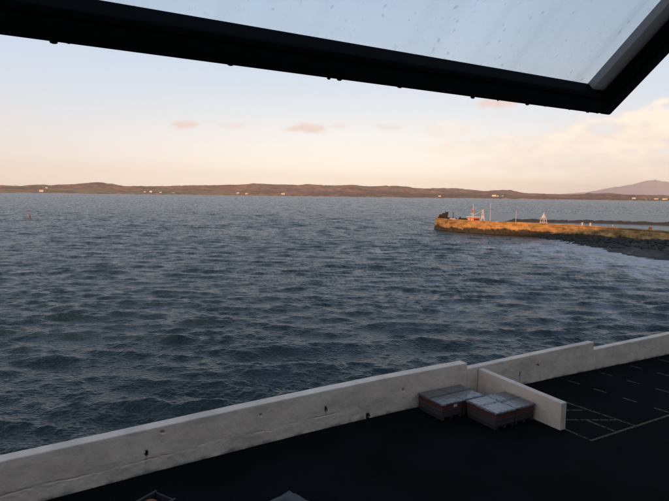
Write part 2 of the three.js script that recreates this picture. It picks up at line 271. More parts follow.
// ---------------------------------------------------------------- the stone pier
const pierPath = [[121.5, -143.2], [118.6, -140.4], [117.0, -135], [116.5, -129], [116.8, -123.5], [119.4, -114.5], [123.0, -107], [125.4, -98.6], [126.1, -91], [126, -84], [125.2, -77], [123.4, -68], [120.5, -58], [117, -46], [114, -36]];
const pierCurve = new THREE.CatmullRomCurve3(pierPath.map(([x, z]) => new THREE.Vector3(x, 0, z)), false, 'centripetal');
const PIER_TOP = 3.72, PIER_W = 6.4;
function pierAt(z) { let best = null, bd = 1e9; for (let i = 0; i <= 600; i++) { const p = pierCurve.getPointAt(i / 600), d = Math.abs(p.z - z); if (d < bd) { bd = d; best = i / 600; } } return { p: pierCurve.getPointAt(best), t: pierCurve.getTangentAt(best) }; }
{
  const L = pierCurve.getLength(), N = Math.round(L / .16), r = rngOf(12), prof = [], tag = [];
  const add = (o, y, k) => { prof.push([o, y]); tag.push(k); };
  for (let y = -2.0; y < PIER_TOP - .32; y += .14) add(.34 * (1 - (y + 2) / (PIER_TOP + 2)) * -1, y, 0);
  add(-.02, PIER_TOP - .32, 0); add(-.12, PIER_TOP - .30, 1); add(-.12, PIER_TOP - .04, 1); add(-.08, PIER_TOP, 1); add(.3, PIER_TOP + .01, 1); add(.70, PIER_TOP, 1); add(.74, PIER_TOP - .05, 1); add(.74, PIER_TOP - 1.0, 1);
  add(1.5, PIER_TOP - 1.02, 2); add(PIER_W - 1, PIER_TOP - 1.06, 2); add(PIER_W - .05, PIER_TOP - 1.04, 2); add(PIER_W, PIER_TOP - 1.1, 2); add(PIER_W + .05, 0, 0); add(PIER_W + .1, -2, 0);
  const hash = (a, b) => { const s = Math.sin(a * 127.1 + b * 311.7) * 43758.5453; return s - Math.floor(s); };
  const pts = pierCurve.getSpacedPoints(N - 1), tn = pts.map((_, i) => pierCurve.getTangentAt(i / (N - 1)));
  const block = (i, y) => { const row = Math.floor((y + 3) / .48), bl = .9 + .5 * hash(row, 3), s = i * .16 + hash(row, 9) * bl, cidx = Math.floor(s / bl), fx = (s / bl - cidx) * bl, fy = (y + 3) / .48 - row; return [hash(cidx, row), fx < .1 || fy < .18]; };
  const pos = (i, j) => {
    const p = pts[i], t = tn[i]; let [o, y] = prof[j]; const k = tag[j];
    let d = 0; if (k === 0) { const [h, joint] = block(i, y); d = (h - .5) * .12 + (joint ? .09 : 0) + .25 * noise(i * .022, y * .5, 3) + .10 * noise(i * .11, y * 1.6, 8); if (y < 1.4) d -= .18 * Math.abs(noise(i * .09, y * 1.8, 6)); } else if (k === 1) d = .02 * noise(i * .3, j, 1); else y += .04 * noise(i * .05, j * .8, 1);
    if (k === 1 && y > 3) y += .05 * noise(i * .04, 2, 2) + (hash(Math.floor(i * .16 / 1.7), 5) - .5) * .05;
    if (o > 3) d = -d;
    o += d; return [p.x + t.z * o, SEA + y, p.z - t.x * o];
  };
  const col = (i, j, q) => {
    const y = q[1] - SEA, k = tag[j], [h, joint] = block(i, prof[j][1]), n = fbm(i * .05, y * .7, 3, 4), n2 = fbm(i * .2, y * 1.6, 8, 3);
    const tone = (.70 + .55 * h + .9 * n + .5 * n2) * (joint && k === 0 ? .78 : 1); let c = k === 2 ? [.19, .15, .11] : [.42 * tone, .25 * tone, .092 * tone];
    const weed = k === 2 ? 0 : smooth(1.75, 1.15, y + .9 * n + .5 * n2 + .35 * noise(i * .02, 4, 9)); return c.map((v, m) => Math.max(.01, lerp(v, [.045, .036, .018][m] * (1 + n2), weed)));
  };
  const pier = top('pier', grid(N, prof.length, pos, col, (i, j) => [i * .16, prof[j][1] + prof[j][0]]), new THREE.MeshStandardMaterial({ side: THREE.DoubleSide, vertexColors: true, roughness: .9 }), { label: 'old stone harbour pier with dark weed along its foot', category: 'pier' });
  // the rounded seaward end, closed with stone
  const e = pts[0], t0 = tn[0]; const capPts = []; for (let k = 0; k <= 14; k++) { const a = Math.PI * k / 14; capPts.push([PIER_W / 2 - Math.cos(a) * (PIER_W / 2 + .02), Math.sin(a) * 2.2]); }
  mesh('pier_head', grid(15, 26, (i, j) => { const y = -2 + j / 25 * (PIER_TOP + 2), [o, f] = capPts[i], rr = 1 + .03 * noise(i * .8, y * 2, 4) - (j === 25 ? 1 : 0) * 0; const s = f * (1 - .06 * (y + 2) / 5) * rr; return [e.x + t0.z * o - t0.x * s, SEA + y, e.z - t0.x * o - t0.z * s]; }, (i, j, q) => { const y = q[1] - SEA, n = fbm(i * .7, y * 1.1, 3, 4), tone = .75 + .9 * n, weed = smooth(2.1, 1.4, y + n); return [lerp(.25 * tone, .045, weed), lerp(.16 * tone, .036, weed), lerp(.08 * tone, .018, weed)]; }), pier.material, pier);
  const fan = new THREE.Shape(capPts.map(([o, f]) => new THREE.Vector2(o, f)));
  const deck = new THREE.ShapeGeometry(fan); const dp = deck.attributes.position; for (let i = 0; i < dp.count; i++) { const o = dp.getX(i), f = dp.getY(i) * .94; dp.setXYZ(i, e.x + t0.z * o - t0.x * f, SEA + PIER_TOP - .02, e.z - t0.x * o - t0.z * f); } deck.computeVertexNormals();
  mesh('pier_head_deck', deck, std(.24, .20, .16, .9), pier);
}
function onPier(z, off, y = PIER_TOP - 1.0) { const { p, t } = pierAt(z); return [p.x + t.z * off, SEA + y, p.z - t.x * off]; }

// things on the pier
const M_white = std(.62, .60, .57, .6), M_orange = std(.75, .16, .04, .5), M_black = std(.02, .02, .022, .7), M_rust = std(.16, .07, .035, .85), M_rope = std(.08, .075, .06, .9), M_steel = std(.35, .36, .37, .45, { metalness: .6 }), M_hullblue = std(.04, .09, .18, .4), M_hullgreen = std(.05, .12, .09, .4), M_deckgrey = std(.30, .30, .29, .8), M_pane = std(.02, .03, .04, .1);
{ // steel light frame
  const [x, y, z] = onPier(-103.6, 1.9), t = thing('harbour_light', 'white four legged steel harbour light standing midway along the pier', 'harbour light', [x, y, z], .25);
  for (const sx of [-1, 1]) for (const sz of [-1, 1]) mesh('leg', rod([sx * 1.0, 0, sz * .8], [sx * .5, 2.35, sz * .4], .085, .07), M_white, t);
  for (const sx of [-1, 1]) mesh('brace', rod([sx * .8, 1.1, -.62], [sx * .8, 1.1, .62], .06), M_white, t);
  for (const sz of [-1, 1]) mesh('brace', rod([-.8, 1.25, sz * .62], [.8, 1.25, sz * .62], .06), M_white, t);
  mesh('platform', rbox(1.5, .14, 1.25, .03, 0, 2.40, 0), M_white, t);
  mesh('housing', rbox(.85, .62, .75, .08, 0, 2.79, 0), M_white, t);
  mesh('lantern', new THREE.CylinderGeometry(.2, .24, .42, 14).translate(0, 3.41, 0), M_white, t);
  mesh('antenna', rod([.2, 3.6, 0], [.2, 4.3, 0], .03), M_white, t);
}
function bollard(z, off) { const [x, y, zz] = onPier(z, off, PIER_TOP), t = thing('bollard', 'stubby white painted bollard on the pier parapet', 'bollard', [x, y, zz], 0, 'white bollards on the pier'); mesh('post', new THREE.LatheGeometry([[.0, -.02], [.26, -.02], [.26, .06], [.17, .12], [.16, .42], [.27, .52], [.29, .6], [.22, .68], [0, .71]].map((p) => new THREE.Vector2(...p)), 18), M_white, t); return t; }
bollard(-92.4, .35); bollard(-90.2, .35);
function fishBoxes(pos, n, mat, label, group) {
  const r = rngOf(Math.round(-pos[2] * 10));
  for (let k = 0; k < n; k++) {
    const t = thing('fish_box', label, 'box', [pos[0] + (r() - .5) * .06, pos[1] + k * .30, pos[2] + (r() - .5) * .06], .3 + (r() - .5) * .1, group);
    mesh('floor', rbox(.80, .04, .46, .015, 0, .02, 0), mat, t);
    for (const s of [-1, 1]) { mesh('side', rbox(.80, .27, .03, .012, 0, .155, s * .245), mat, t); mesh('end', rbox(.03, .27, .46, .012, s * .385, .155, 0), mat, t); mesh('rim', rbox(.86, .03, .05, .012, 0, .285, s * .25), mat, t); }
  }
}
fishBoxes(onPier(-75.6, 2.2), 5, M_orange, 'orange plastic fish box in a stack near the shaded end of the pier', 'orange fish boxes');
fishBoxes(onPier(-73.0, 2.6), 5, M_white, 'white plastic fish box in a stack near the shaded end of the pier', 'white fish boxes');
{ const [x, y, z] = onPier(-84.8, 1.3), t = thing('mooring_post', 'thin faded pink post standing on the pier', 'post', [x, y, z]); mesh('post', rod([0, 0, 0], [0, 1.35, 0], .1, .085, 10), std(.55, .25, .18, .7), t); mesh('cap', new THREE.SphereGeometry(.12, 12, 8).translate(0, 1.36, 0), M_white, t); }
// dark gear at the pier head
const M_net = std(.025, .022, .02, .95);
function creel(pos, turn, label) {
  const t = thing('lobster_creel', label, 'creel', pos, turn, 'lobster creels heaped at the pier head'), hoops = [];
  mesh('base', rbox(.95, .06, .6, .02, 0, .03, 0), M_net, t);
  for (const x of [-.44, 0, .44]) mesh('hoop', new THREE.TorusGeometry(.29, .03, 5, 12, Math.PI).rotateY(Math.PI / 2).scale(1, 1.35, 1).translate(x, .05, 0), M_net, t);
  mesh('netting', new THREE.CylinderGeometry(.275, .275, .9, 10, 1, false, 0, Math.PI).rotateZ(Math.PI / 2).rotateX(-Math.PI / 2).scale(1, 1.35, 1).translate(0, .06, 0), M_net, t);
}
{
  const r = rngOf(6), rows = [[8, 0, 0], [8, .44, 0], [7, .88, 1], [6, 1.32, 2], [5, 1.76, 3], [3, 2.2, 5], [1, 2.64, 7]];
  for (const [n, h, k0] of rows) for (let k = 0; k < n; k++) { const [x, y, z] = onPier(-141.6 + (k + k0) * .95, 1.3 + (r() - .5) * .2, PIER_TOP - 1.0 + h); creel([x, y, z], Math.PI / 2 + .35 - k * .05 + (r() - .5) * .2, 'dark netted lobster creel in the heap at the pier head'); }
  for (const [n, h] of [[6, 0], [6, .44], [4, .88], [3, 1.32]]) for (let k = 0; k < n; k++) { const [x, y, z] = onPier(-140.0 + k * .95, 2.25 + (r() - .5) * .2, PIER_TOP - 1.0 + h); creel([x, y, z], Math.PI / 2 + .35 + (r() - .5) * .2, 'dark netted lobster creel in the heap at the pier head'); }
  const [px, py, pz] = onPier(-134.3, 3.2), t = thing('lamp_post', 'short dark post rising out of the creels at the pier head', 'post', [px, py, pz]);
  mesh('post', rod([0, 0, 0], [0, 2.7, 0], .11, .08, 10), M_black, t); mesh('lamp', new THREE.CylinderGeometry(.16, .12, .3, 12).translate(0, 2.85, 0), M_black, t); mesh('bracket', rod([0, 2.4, 0], [.3, 2.62, 0], .03), M_black, t);
  for (const [zz, off] of [[-132.6, 1.5], [-131.4, 1.7]]) { const p = onPier(zz, off), s = thing('white_sack', 'pale bulk sack standing on the pier beside the creels', 'sack', p, .3, 'pale bulk sacks'); mesh('bag', rbox(.95, 1.15, .95, .18, 0, .57, 0, 4), M_white, s); for (const sx of [-1, 1]) mesh('strap', new THREE.TorusGeometry(.2, .03, 6, 12, Math.PI).translate(sx * .28, 1.12, 0), M_white, s); }
  for (const [zz, off] of [[-128.4, 1.5], [-127.3, 1.6], [-126.2, 1.6]]) { const p = onPier(zz, off), s = thing('net_heap', 'dark heap of folded net on the pier near the fishing boat', 'net', p, .3, 'dark heaps of net'); mesh('net', boulder(zz, .72, .95, .7).translate(0, .6, 0), M_net, s); }
}
// boats
function hullGeo(L, B, D, sheer, plumb = .15) {
  const NU = 28, NV = 9;
  return grid(NU, NV * 2 - 1, (i, j) => {
    const t = i / (NU - 1), s = (j - (NV - 1)) / (NV - 1), q = Math.abs(s), hb = B / 2 * Math.pow(Math.sin(Math.PI * clamp(.10 + .90 * (1 - t) * .62 + .0, 0, .5)), .7) * (t > .55 ? Math.pow(1 - Math.pow((t - .55) / .45, 2.2), .75) : 1) + .02;
    const top = sheer * (Math.pow(t, 2.4) * 1.1 + .12 * Math.pow(1 - t, 2)), y = lerp(-D * .55 * (1 - .4 * t), D * .45 + top, Math.pow(q, 1.35)), wide = hb * Math.pow(q, .45);
    return [Math.sign(s) * wide, y, (t - .5) * L + plumb * L * .2 * q * t];
  });
}
function deckGeo(L, B, sheer, D) { return grid(24, 3, (i, j) => { const t = i / 23, hb = B / 2 * Math.pow(Math.sin(Math.PI * clamp(.10 + .90 * (1 - t) * .62, 0, .5)), .7) * (t > .55 ? Math.pow(1 - Math.pow((t - .55) / .45, 2.2), .75) : 1); const top = sheer * (Math.pow(t, 2.4) * 1.1 + .12 * Math.pow(1 - t, 2)); return [(j - 1) * hb * .96, D * .45 + top - .22, (t - .5) * L]; }); }
{ // fishing boat: bow towards the pier head (-z)
  const t = thing('fishing_boat', 'orange and white fishing boat moored behind the pier', 'boat', [126.6, SEA + .35, -131.6], Math.PI + .06);
  const h = mesh('hull', hullGeo(12.5, 4.1, 3.0, 1.1), M_hullblue, t); mesh('deck', deckGeo(12.5, 4.1, 1.1, 3.0), M_deckgrey, h);
  const w = mesh('wheelhouse', rbox(2.5, 2.5, 2.8, .12, 0, 2.5, .2), M_orange, t);
  for (const x of [-.8, 0, .8]) { mesh('window', box(.55, .62, .06, x, 3.15, 1.62), M_pane, w); mesh('window', box(.55, .62, .06, x, 3.15, -1.22), M_pane, w); }
  for (const z of [-.5, .8]) for (const s of [-1, 1]) mesh('window', box(.06, .62, .7, s * 1.26, 3.15, z), M_white, w);
  mesh('roof', rbox(2.9, .34, 3.2, .1, 0, 3.92, .2), M_white, t);
  for (const s of [-1, 1]) mesh('rail', rod([s * 1.35, 4.05, -1.2], [s * 1.35, 4.05, 1.6], .05), M_white, t);
  const m = mesh('mast', rod([0, 4, .3], [0, 8.1, .3], .12, .07), M_white, t); mesh('cross_arm', rod([-.9, 6.2, .3], [.9, 6.2, .3], .06), M_orange, m); mesh('light_box', rbox(.34, .9, .34, .05, 0, 5.6, .3), M_orange, m);
  mesh('boom', rod([0, 4.4, .3], [-1.4, 6.4, -3.2], .08, .05), M_white, t); mesh('radar', rbox(1.2, .18, .25, .06, 0, 4.9, .9), M_white, t); mesh('radar_post', rod([0, 4.05, .9], [0, 4.85, .9], .06), M_white, t);
  for (const s of [-1, 1]) mesh('gantry_leg', rod([s * 1.1, 1.2, -3.7], [s * .12, 6.1, -3.7], .14, .10), M_white, t);
  mesh('gantry_bar', rod([-.75, 3.6, -3.7], [.75, 3.6, -3.7], .1), M_white, t); mesh('gantry_head', rbox(.4, .35, .4, .06, 0, 6.15, -3.7), M_white, t); mesh('gantry_panel', box(1.1, .9, .08, 0, 4.1, -3.7), M_white, t);
}
function yacht(pos, turn, L, mh, hullMat, label) {
  const t = thing('sailing_yacht', label, 'yacht', pos, turn);
  const h = mesh('hull', hullGeo(L, L * .31, 1.5, .4), hullMat, t); mesh('deck', deckGeo(L, L * .31, .4, 1.5), M_white, h);
  mesh('cabin', rbox(L * .17, .55, L * .34, .12, 0, .98, L * .04), M_white, t);
  mesh('mast', rod([0, .6, L * .1], [0, mh, L * .1], .075, .05), M_white, t); mesh('boom', rod([0, 1.9, L * .1], [0, 1.85, -L * .3], .07), M_white, t);
  mesh('furled_sail', rod([0, 2.0, L * .08], [0, 1.95, -L * .28], .14, .09), M_white, t);
  mesh('forestay', rod([0, mh, L * .1], [0, 1.2, L * .48], .012, .012, 4), M_steel, t); mesh('backstay', rod([0, mh, L * .1], [0, 1.0, -L * .47], .012, .012, 4), M_steel, t);
}
yacht([132.9, SEA + .25, -129.9], Math.PI + .1, 7.6, 8.3, M_white, 'white yacht with a tall bare mast behind the pier');
yacht([134.2, SEA + .25, -120.6], Math.PI + .2, 6.2, 6.3, M_hullgreen, 'green hulled yacht with a short thin mast behind the pier');
{ // channel buoy out in the bay
  const t = thing('channel_buoy', 'faded red and white channel buoy floating far out in the bay', 'buoy', [6.0, SEA, -253.3], .4); t.rotation.z = .08;
  const red = std(.22, .14, .14, .8), pale = std(.36, .32, .33, .8); t.scale.setScalar(.7);
  mesh('float', new THREE.LatheGeometry([[0, -.9], [.9, -.8], [1.05, 0], [1.05, .45], [.8, .7], [0, .75]].map((p) => new THREE.Vector2(...p)), 20), red, t);
  for (let k = 0; k < 4; k++) { const a = k * Math.PI / 2 + .4; mesh('leg', rod([Math.cos(a) * .75, .7, Math.sin(a) * .75], [Math.cos(a) * .3, 3.0, Math.sin(a) * .3], .09, .07), red, t); }
  mesh('panel', new THREE.CylinderGeometry(.42, .62, 1.1, 12, 1).translate(0, 1.7, 0), pale, t); mesh('lantern_platform', new THREE.CylinderGeometry(.45, .45, .12, 14).translate(0, 3.02, 0), red, t);
  mesh('lantern', new THREE.CylinderGeometry(.15, .18, .4, 12).translate(0, 3.28, 0), M_white, t); mesh('topmark', new THREE.CylinderGeometry(.36, .36, .75, 14).translate(0, 3.9, 0), red, t);
}

// ---------------------------------------------------------------- car park and sea wall
const wallZ = (x) => { const l = [[-12, -13.75], [-8, -13.85], [.4, -14.14], [4, -14.4], [8, -14.6], [11.4, -14.66], [17, -14.56], [26.4, -14.32], [45, -13.9], [80, -13.4]]; return (curve(l, x - 1) + curve(l, x) + curve(l, x + 1)) / 3; };
const asphaltTex = noiseTex(1024, (u, v) => { const n = .5 + .30 * tiled(u, v, 9, 4) + .25 * tiled(u, v, 60, 7) + .40 * tiled(u, v, 190, 2); return [n, n * 1.0, n]; }, 1 / 4.7);
const M_tar = new THREE.MeshPhysicalMaterial({ side: THREE.DoubleSide, vertexColors: true, roughness: .92, specularIntensity: .05, bumpMap: asphaltTex, bumpScale: .012 });
const carPark = new THREE.Group(); carPark.name = 'car_park'; carPark.userData = { kind: 'structure', label: 'dark tarmac car park below the window' }; scene.add(carPark);
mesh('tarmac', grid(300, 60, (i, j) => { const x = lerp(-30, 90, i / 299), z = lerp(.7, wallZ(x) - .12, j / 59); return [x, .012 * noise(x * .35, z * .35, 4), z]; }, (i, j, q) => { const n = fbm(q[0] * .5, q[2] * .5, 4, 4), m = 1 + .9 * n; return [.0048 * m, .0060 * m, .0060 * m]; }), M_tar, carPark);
const M_yellow = std(.066, .050, .011, .8, { bumpMap: asphaltTex, bumpScale: .01 }), M_bay = std(.085, .09, .088, .8, { bumpMap: asphaltTex, bumpScale: .01 });
function wornTex(seed, keep) { return noiseTex(256, (u, v) => { const n = .5 + .6 * tiled(u, v, 22, seed) + .5 * tiled(u, v, 70, seed + 3); return smooth(keep - .06, keep + .06, n); }, 1); }
const worn = wornTex(5, .40); worn.repeat.set(1 / 1.3, 1 / 1.3);
for (const m of [M_yellow, M_bay]) { m.alphaMap = worn; m.alphaTest = .5; }
function paint(name, a, b, w, mat) { const dx = b[0] - a[0], dz = b[1] - a[1], L = Math.hypot(dx, dz), n = Math.max(2, Math.round(L / .35)), nx = -dz / L * w / 2, nz = dx / L * w / 2; return mesh(name, grid(n, 3, (i, j) => { const t = i / (n - 1), s = 1 - j, x = lerp(a[0], b[0], t) + nx * s, z = lerp(a[1], b[1], t) + nz * s; return [x, .012 * noise(x * .35, z * .35, 4) + .0065, z]; }), mat, carPark); }
paint('yellow_line', [14.71, -10.06], [34, -10.10], .085, M_yellow);
paint('yellow_line', [14.75, -10.98], [14.75, -10.11], .08, M_yellow);
paint('yellow_line', [16.72, -13.3], [16.98, -10.12], .08, M_yellow);
paint('yellow_line', [15.98, -11.2], [16.0, -10.12], .08, M_yellow);
paint('yellow_line', [14.95, -12.66], [16.72, -11.72], .08, M_yellow);
paint('yellow_line', [14.95, -11.72], [16.86, -10.68], .08, M_yellow);
for (let b = 0; b < 7; b++) for (let k = 0; k < 4; k++) { const x = 18.85 + b * 2.07 - k * -.06, z = -14.06 + k * 1.12; paint('bay_dash', [x, z], [x + .05, z + .52], .06, M_bay); }

const concTex = noiseTex(1024, (u, v) => .5 + .35 * tiled(u, v, 18, 5) + .30 * tiled(u, v, 70, 12) + .22 * tiled(u, v, 200, 21), 1 / 2.3);
const M_wall = new THREE.MeshStandardMaterial({ side: THREE.DoubleSide, vertexColors: true, roughness: .88, bumpMap: concTex, bumpScale: .012 });
const crackY = (x) => curve([[-8, .36], [-.33, .37], [.58, .39], [1.55, .36], [2.8, .37], [3.96, .38], [4.18, .41], [5.16, .46], [6.25, .36], [7.39, .42], [8.24, .41], [8.86, .40], [9.3, .44]], x) + .022 * noise(x * 3.1, 2) + .016 * noise(x * 9, 5) + .010 * noise(x * 23, 8);
const holes = [[2.78, .53, .035, .07], [3.19, 1.02, .035, .025], [8.2, .60, .03, .075], [9.78, .07, .07, .08], [16.72, .42, .03, .09], [17.68, .66, .05, .022], [11.2, .72, .02, .03], [6.0, .86, .03, .015]];
function wallSection(name, x0, x1, h0, h1, thick, parent, fine) {
  const nx = Math.max(2, Math.round((x1 - x0) / fine)), ys = [];
  for (let y = -.15; y < .28; y += .04) ys.push(y); for (let y = .28; y < .54; y += .0125) ys.push(y); for (let y = .54; y < .80; y += .04) ys.push(y); for (let k = 0; k <= 8; k++) ys.push(.80 + k * .01 * 0 + k * .0001); 
  const prof = []; const inner = ys.filter((y) => y < .8); inner.forEach((y) => prof.push(['i', y])); for (let k = 1; k <= 9; k++) prof.push(['u', k / 10]);
  for (let k = 0; k <= 4; k++) prof.push(['c', k / 4]); for (let k = 1; k < 6; k++) prof.push(['t', k / 6]); for (let k = 0; k <= 3; k++) prof.push(['d', k / 3]); prof.push(['o', .5]); prof.push(['o', -4.4]);
  const N = nx + 4, B = .028;
  const fn = (i, j) => {
    const ii = clamp(i - 2, 0, nx - 1), x = lerp(x0, x1, ii / (nx - 1)), H = lerp(h0, h1, ii / (nx - 1)) + .014 * noise(x * .5, 7) + .006 * noise(x * 2.2, 4), z = wallZ(x);
    const rough = (y) => .012 * noise(x * 1.1, y * 1.6, 2) + .006 * noise(x * 5, y * 6, 3) + (.003 + .004 * smooth(-.1, .2, noise(x * .6, y, 7))) * noise(x * 14, y * 15, 5);
    let q; const [k, v] = prof[j];
    if (k === 'i' || k === 'u') {
      const y = k === 'i' ? v : lerp(.80, H - B, v); let d = rough(y);
      if (x < 9.6) { const e = y - crackY(x), open = smooth(9.5, 8.4, x) * (.08 + .92 * smooth(-.12, .22, noise(x * 1.3, 3) + .5 * noise(x * 6, 1))); d -= .035 * open * smooth(.019, .006, Math.abs(e)); d += .009 * smooth(0, -.03, e) * smooth(9.6, 9.0, x) * (.35 + 1.3 * noise(x * .9, 8) + .8 * noise(x * 4, 6)); if (e < 0) d += .010 * noise(x * 7, y * 9, 1); }
      for (const [hx, hy, hw, hh] of holes) if (Math.abs(x - hx) < hw * (1 + .4 * noise(y * 30, hx)) && Math.abs(y - hy) < hh) d -= .10;
      q = [x, y, z + d];
    } else {
      const e = (r) => r * B; const f = rough(H);
      if (k === 'c') { const a = v * Math.PI / 2; q = [x, H - B + Math.sin(a) * B, z + f - B + Math.cos(a) * B]; }
      else if (k === 't') q = [x, H + .006 * noise(x * 4, v * 3, 9), z + f - B - v * (thick - 2 * B)];
      else if (k === 'd') { const a = v * Math.PI / 2; q = [x, H - B + Math.cos(a) * B, z - thick + B - Math.sin(a) * B]; }
      else q = [x, v, z - thick];
    }
    // close the ends
    if (i === 0 || i === N - 1) q = [x, Math.min(.6, q[1]), z - thick / 2];
    else if (i === 1 || i === N - 2) q = [x, q[1], q[2]];
    return q;
  };
  const col = (i, j, q) => {
    const x = q[0], y = q[1], [k] = prof[j], n = fbm(x * .55, y * 1.3, 2, 4), n2 = fbm(x * 2.6, y * 2.6, 6, 3), st = fbm(x * .9, y * 2.4, 9, 4);
    let t = .94 + .22 * n + .24 * n2; let c = [.80 * t, .65 * t, .50 * t];
    const dirt = smooth(.04, .30, st + .4 * n2) * .45; c = c.map((v, m) => lerp(v, [.48, .40, .31][m], dirt));
    const alg = smooth(.10, -.05, y + .25 * n2 + .10 * n) * .75; if (k === 'i') c = c.map((v, m) => lerp(v, [.12, .12, .10][m], alg));
    for (const [hx, hy, hw, hh] of holes) { const d = Math.hypot((x - hx) / (hw * 1.1), (y - hy) / (hh * 1.05)); if (k === 'i' && d < 1.15) c = [.045, .04, .035]; else if (k === 'i' && Math.abs(x - hx) < .04 && y < hy && y > hy - .3) c = c.map((v, m) => lerp(v, [.25, .20, .16][m], .5 * smooth(-.2, .2, n2))); }
    return c.map((v) => clamp(v, .02, .8));
  };
  return mesh(name, grid(N, prof.length, fn, col, (i, j, q) => [q[0], q[1] - q[2]]), M_wall, parent);
}
const seaWall = thing('sea_wall', 'long pale rendered sea wall along the edge of the car park', 'wall');
wallSection('tall_section', -12, 14.0, 1.09, 1.245, .38, seaWall, .03).userData.label = 'cracked tallest stretch of wall behind the wrapped packs';
wallSection('middle_section', 14.004, 20.96, 1.03, 1.20, .30, seaWall, .035).userData.label = 'shorter stretch of wall between two steps in the top';
wallSection('low_section', 20.964, 34, .87, 1.10, .30, seaWall, .05).userData.label = 'lowest stretch of wall beside the marked parking bays';
wallSection('low_section', 34.004, 88, 1.10, 1.10, .30, seaWall, .3);
{ // stub wall across the car park
  const t = thing('stub_wall', 'short pale wall jutting from the sea wall into the car park', 'wall', [14.66, 0, 0]);
  const L0 = -14.575, L1 = -11.0, H = (z) => lerp(.965, .868, (z - L0) / (L1 - L0)), N = 90, B = .022, T = .245, prof = [];
  for (let k = 0; k <= 18; k++) prof.push(['l', k / 18]); for (let k = 1; k <= 3; k++) prof.push(['a', k / 3]); for (let k = 1; k < 4; k++) prof.push(['t', k / 4]); for (let k = 0; k <= 3; k++) prof.push(['b', k / 3]); for (let k = 17; k >= 0; k--) prof.push(['r', k / 18]);
  const geo = grid(N + 3, prof.length, (i, j) => {
    const e = i - N, ii = Math.min(i, N - 1), z = lerp(L0, L1 - B, ii / (N - 1)) + (e >= 0 ? [B * .7, B, B][e] : 0), h = H(z) + .005 * noise(z * 2, 3), [k, v] = prof[j]; let x, y; const ro = (yy) => .006 * noise(z * 3, yy * 3, 4) + .003 * noise(z * 11, yy * 11, 2);
    if (k === 'l') { y = lerp(-.12, h - B, v); x = -T / 2 - ro(y); } else if (k === 'a') { x = -T / 2 + B - Math.cos(v * Math.PI / 2) * B; y = h - B + Math.sin(v * Math.PI / 2) * B; } else if (k === 't') { x = lerp(-T / 2 + B, T / 2 - B, v); y = h + ro(1); } else if (k === 'b') { x = T / 2 - B + Math.sin(v * Math.PI / 2) * B; y = h - B + Math.cos(v * Math.PI / 2) * B; } else { y = lerp(-.12, h - B, v); x = T / 2 + ro(y); }
    if (e === 0) { x *= .97; y = Math.min(y, h - B * .3); } if (e === 1) { x *= .88; y = Math.min(y, h - B); } if (e === 2) { x *= .02; y = Math.min(y, h - B); } return [x, y, z];
  }, (i, j, q) => { const n = fbm(q[2] * 1.2, q[1] * 1.6, 3, 4), n2 = fbm(q[2] * 5, q[1] * 5, 8, 3), s = 1 + .25 * n + .2 * n2, d = smooth(.05, .3, n2 + n * .5) * .3; return [lerp(.68 * s, .42, d), lerp(.55 * s, .34, d), lerp(.42 * s, .27, d)]; }, (i, j, q) => [q[2] + q[0], q[1] + q[0]]);
  mesh('wall', geo, M_wall, t);
}

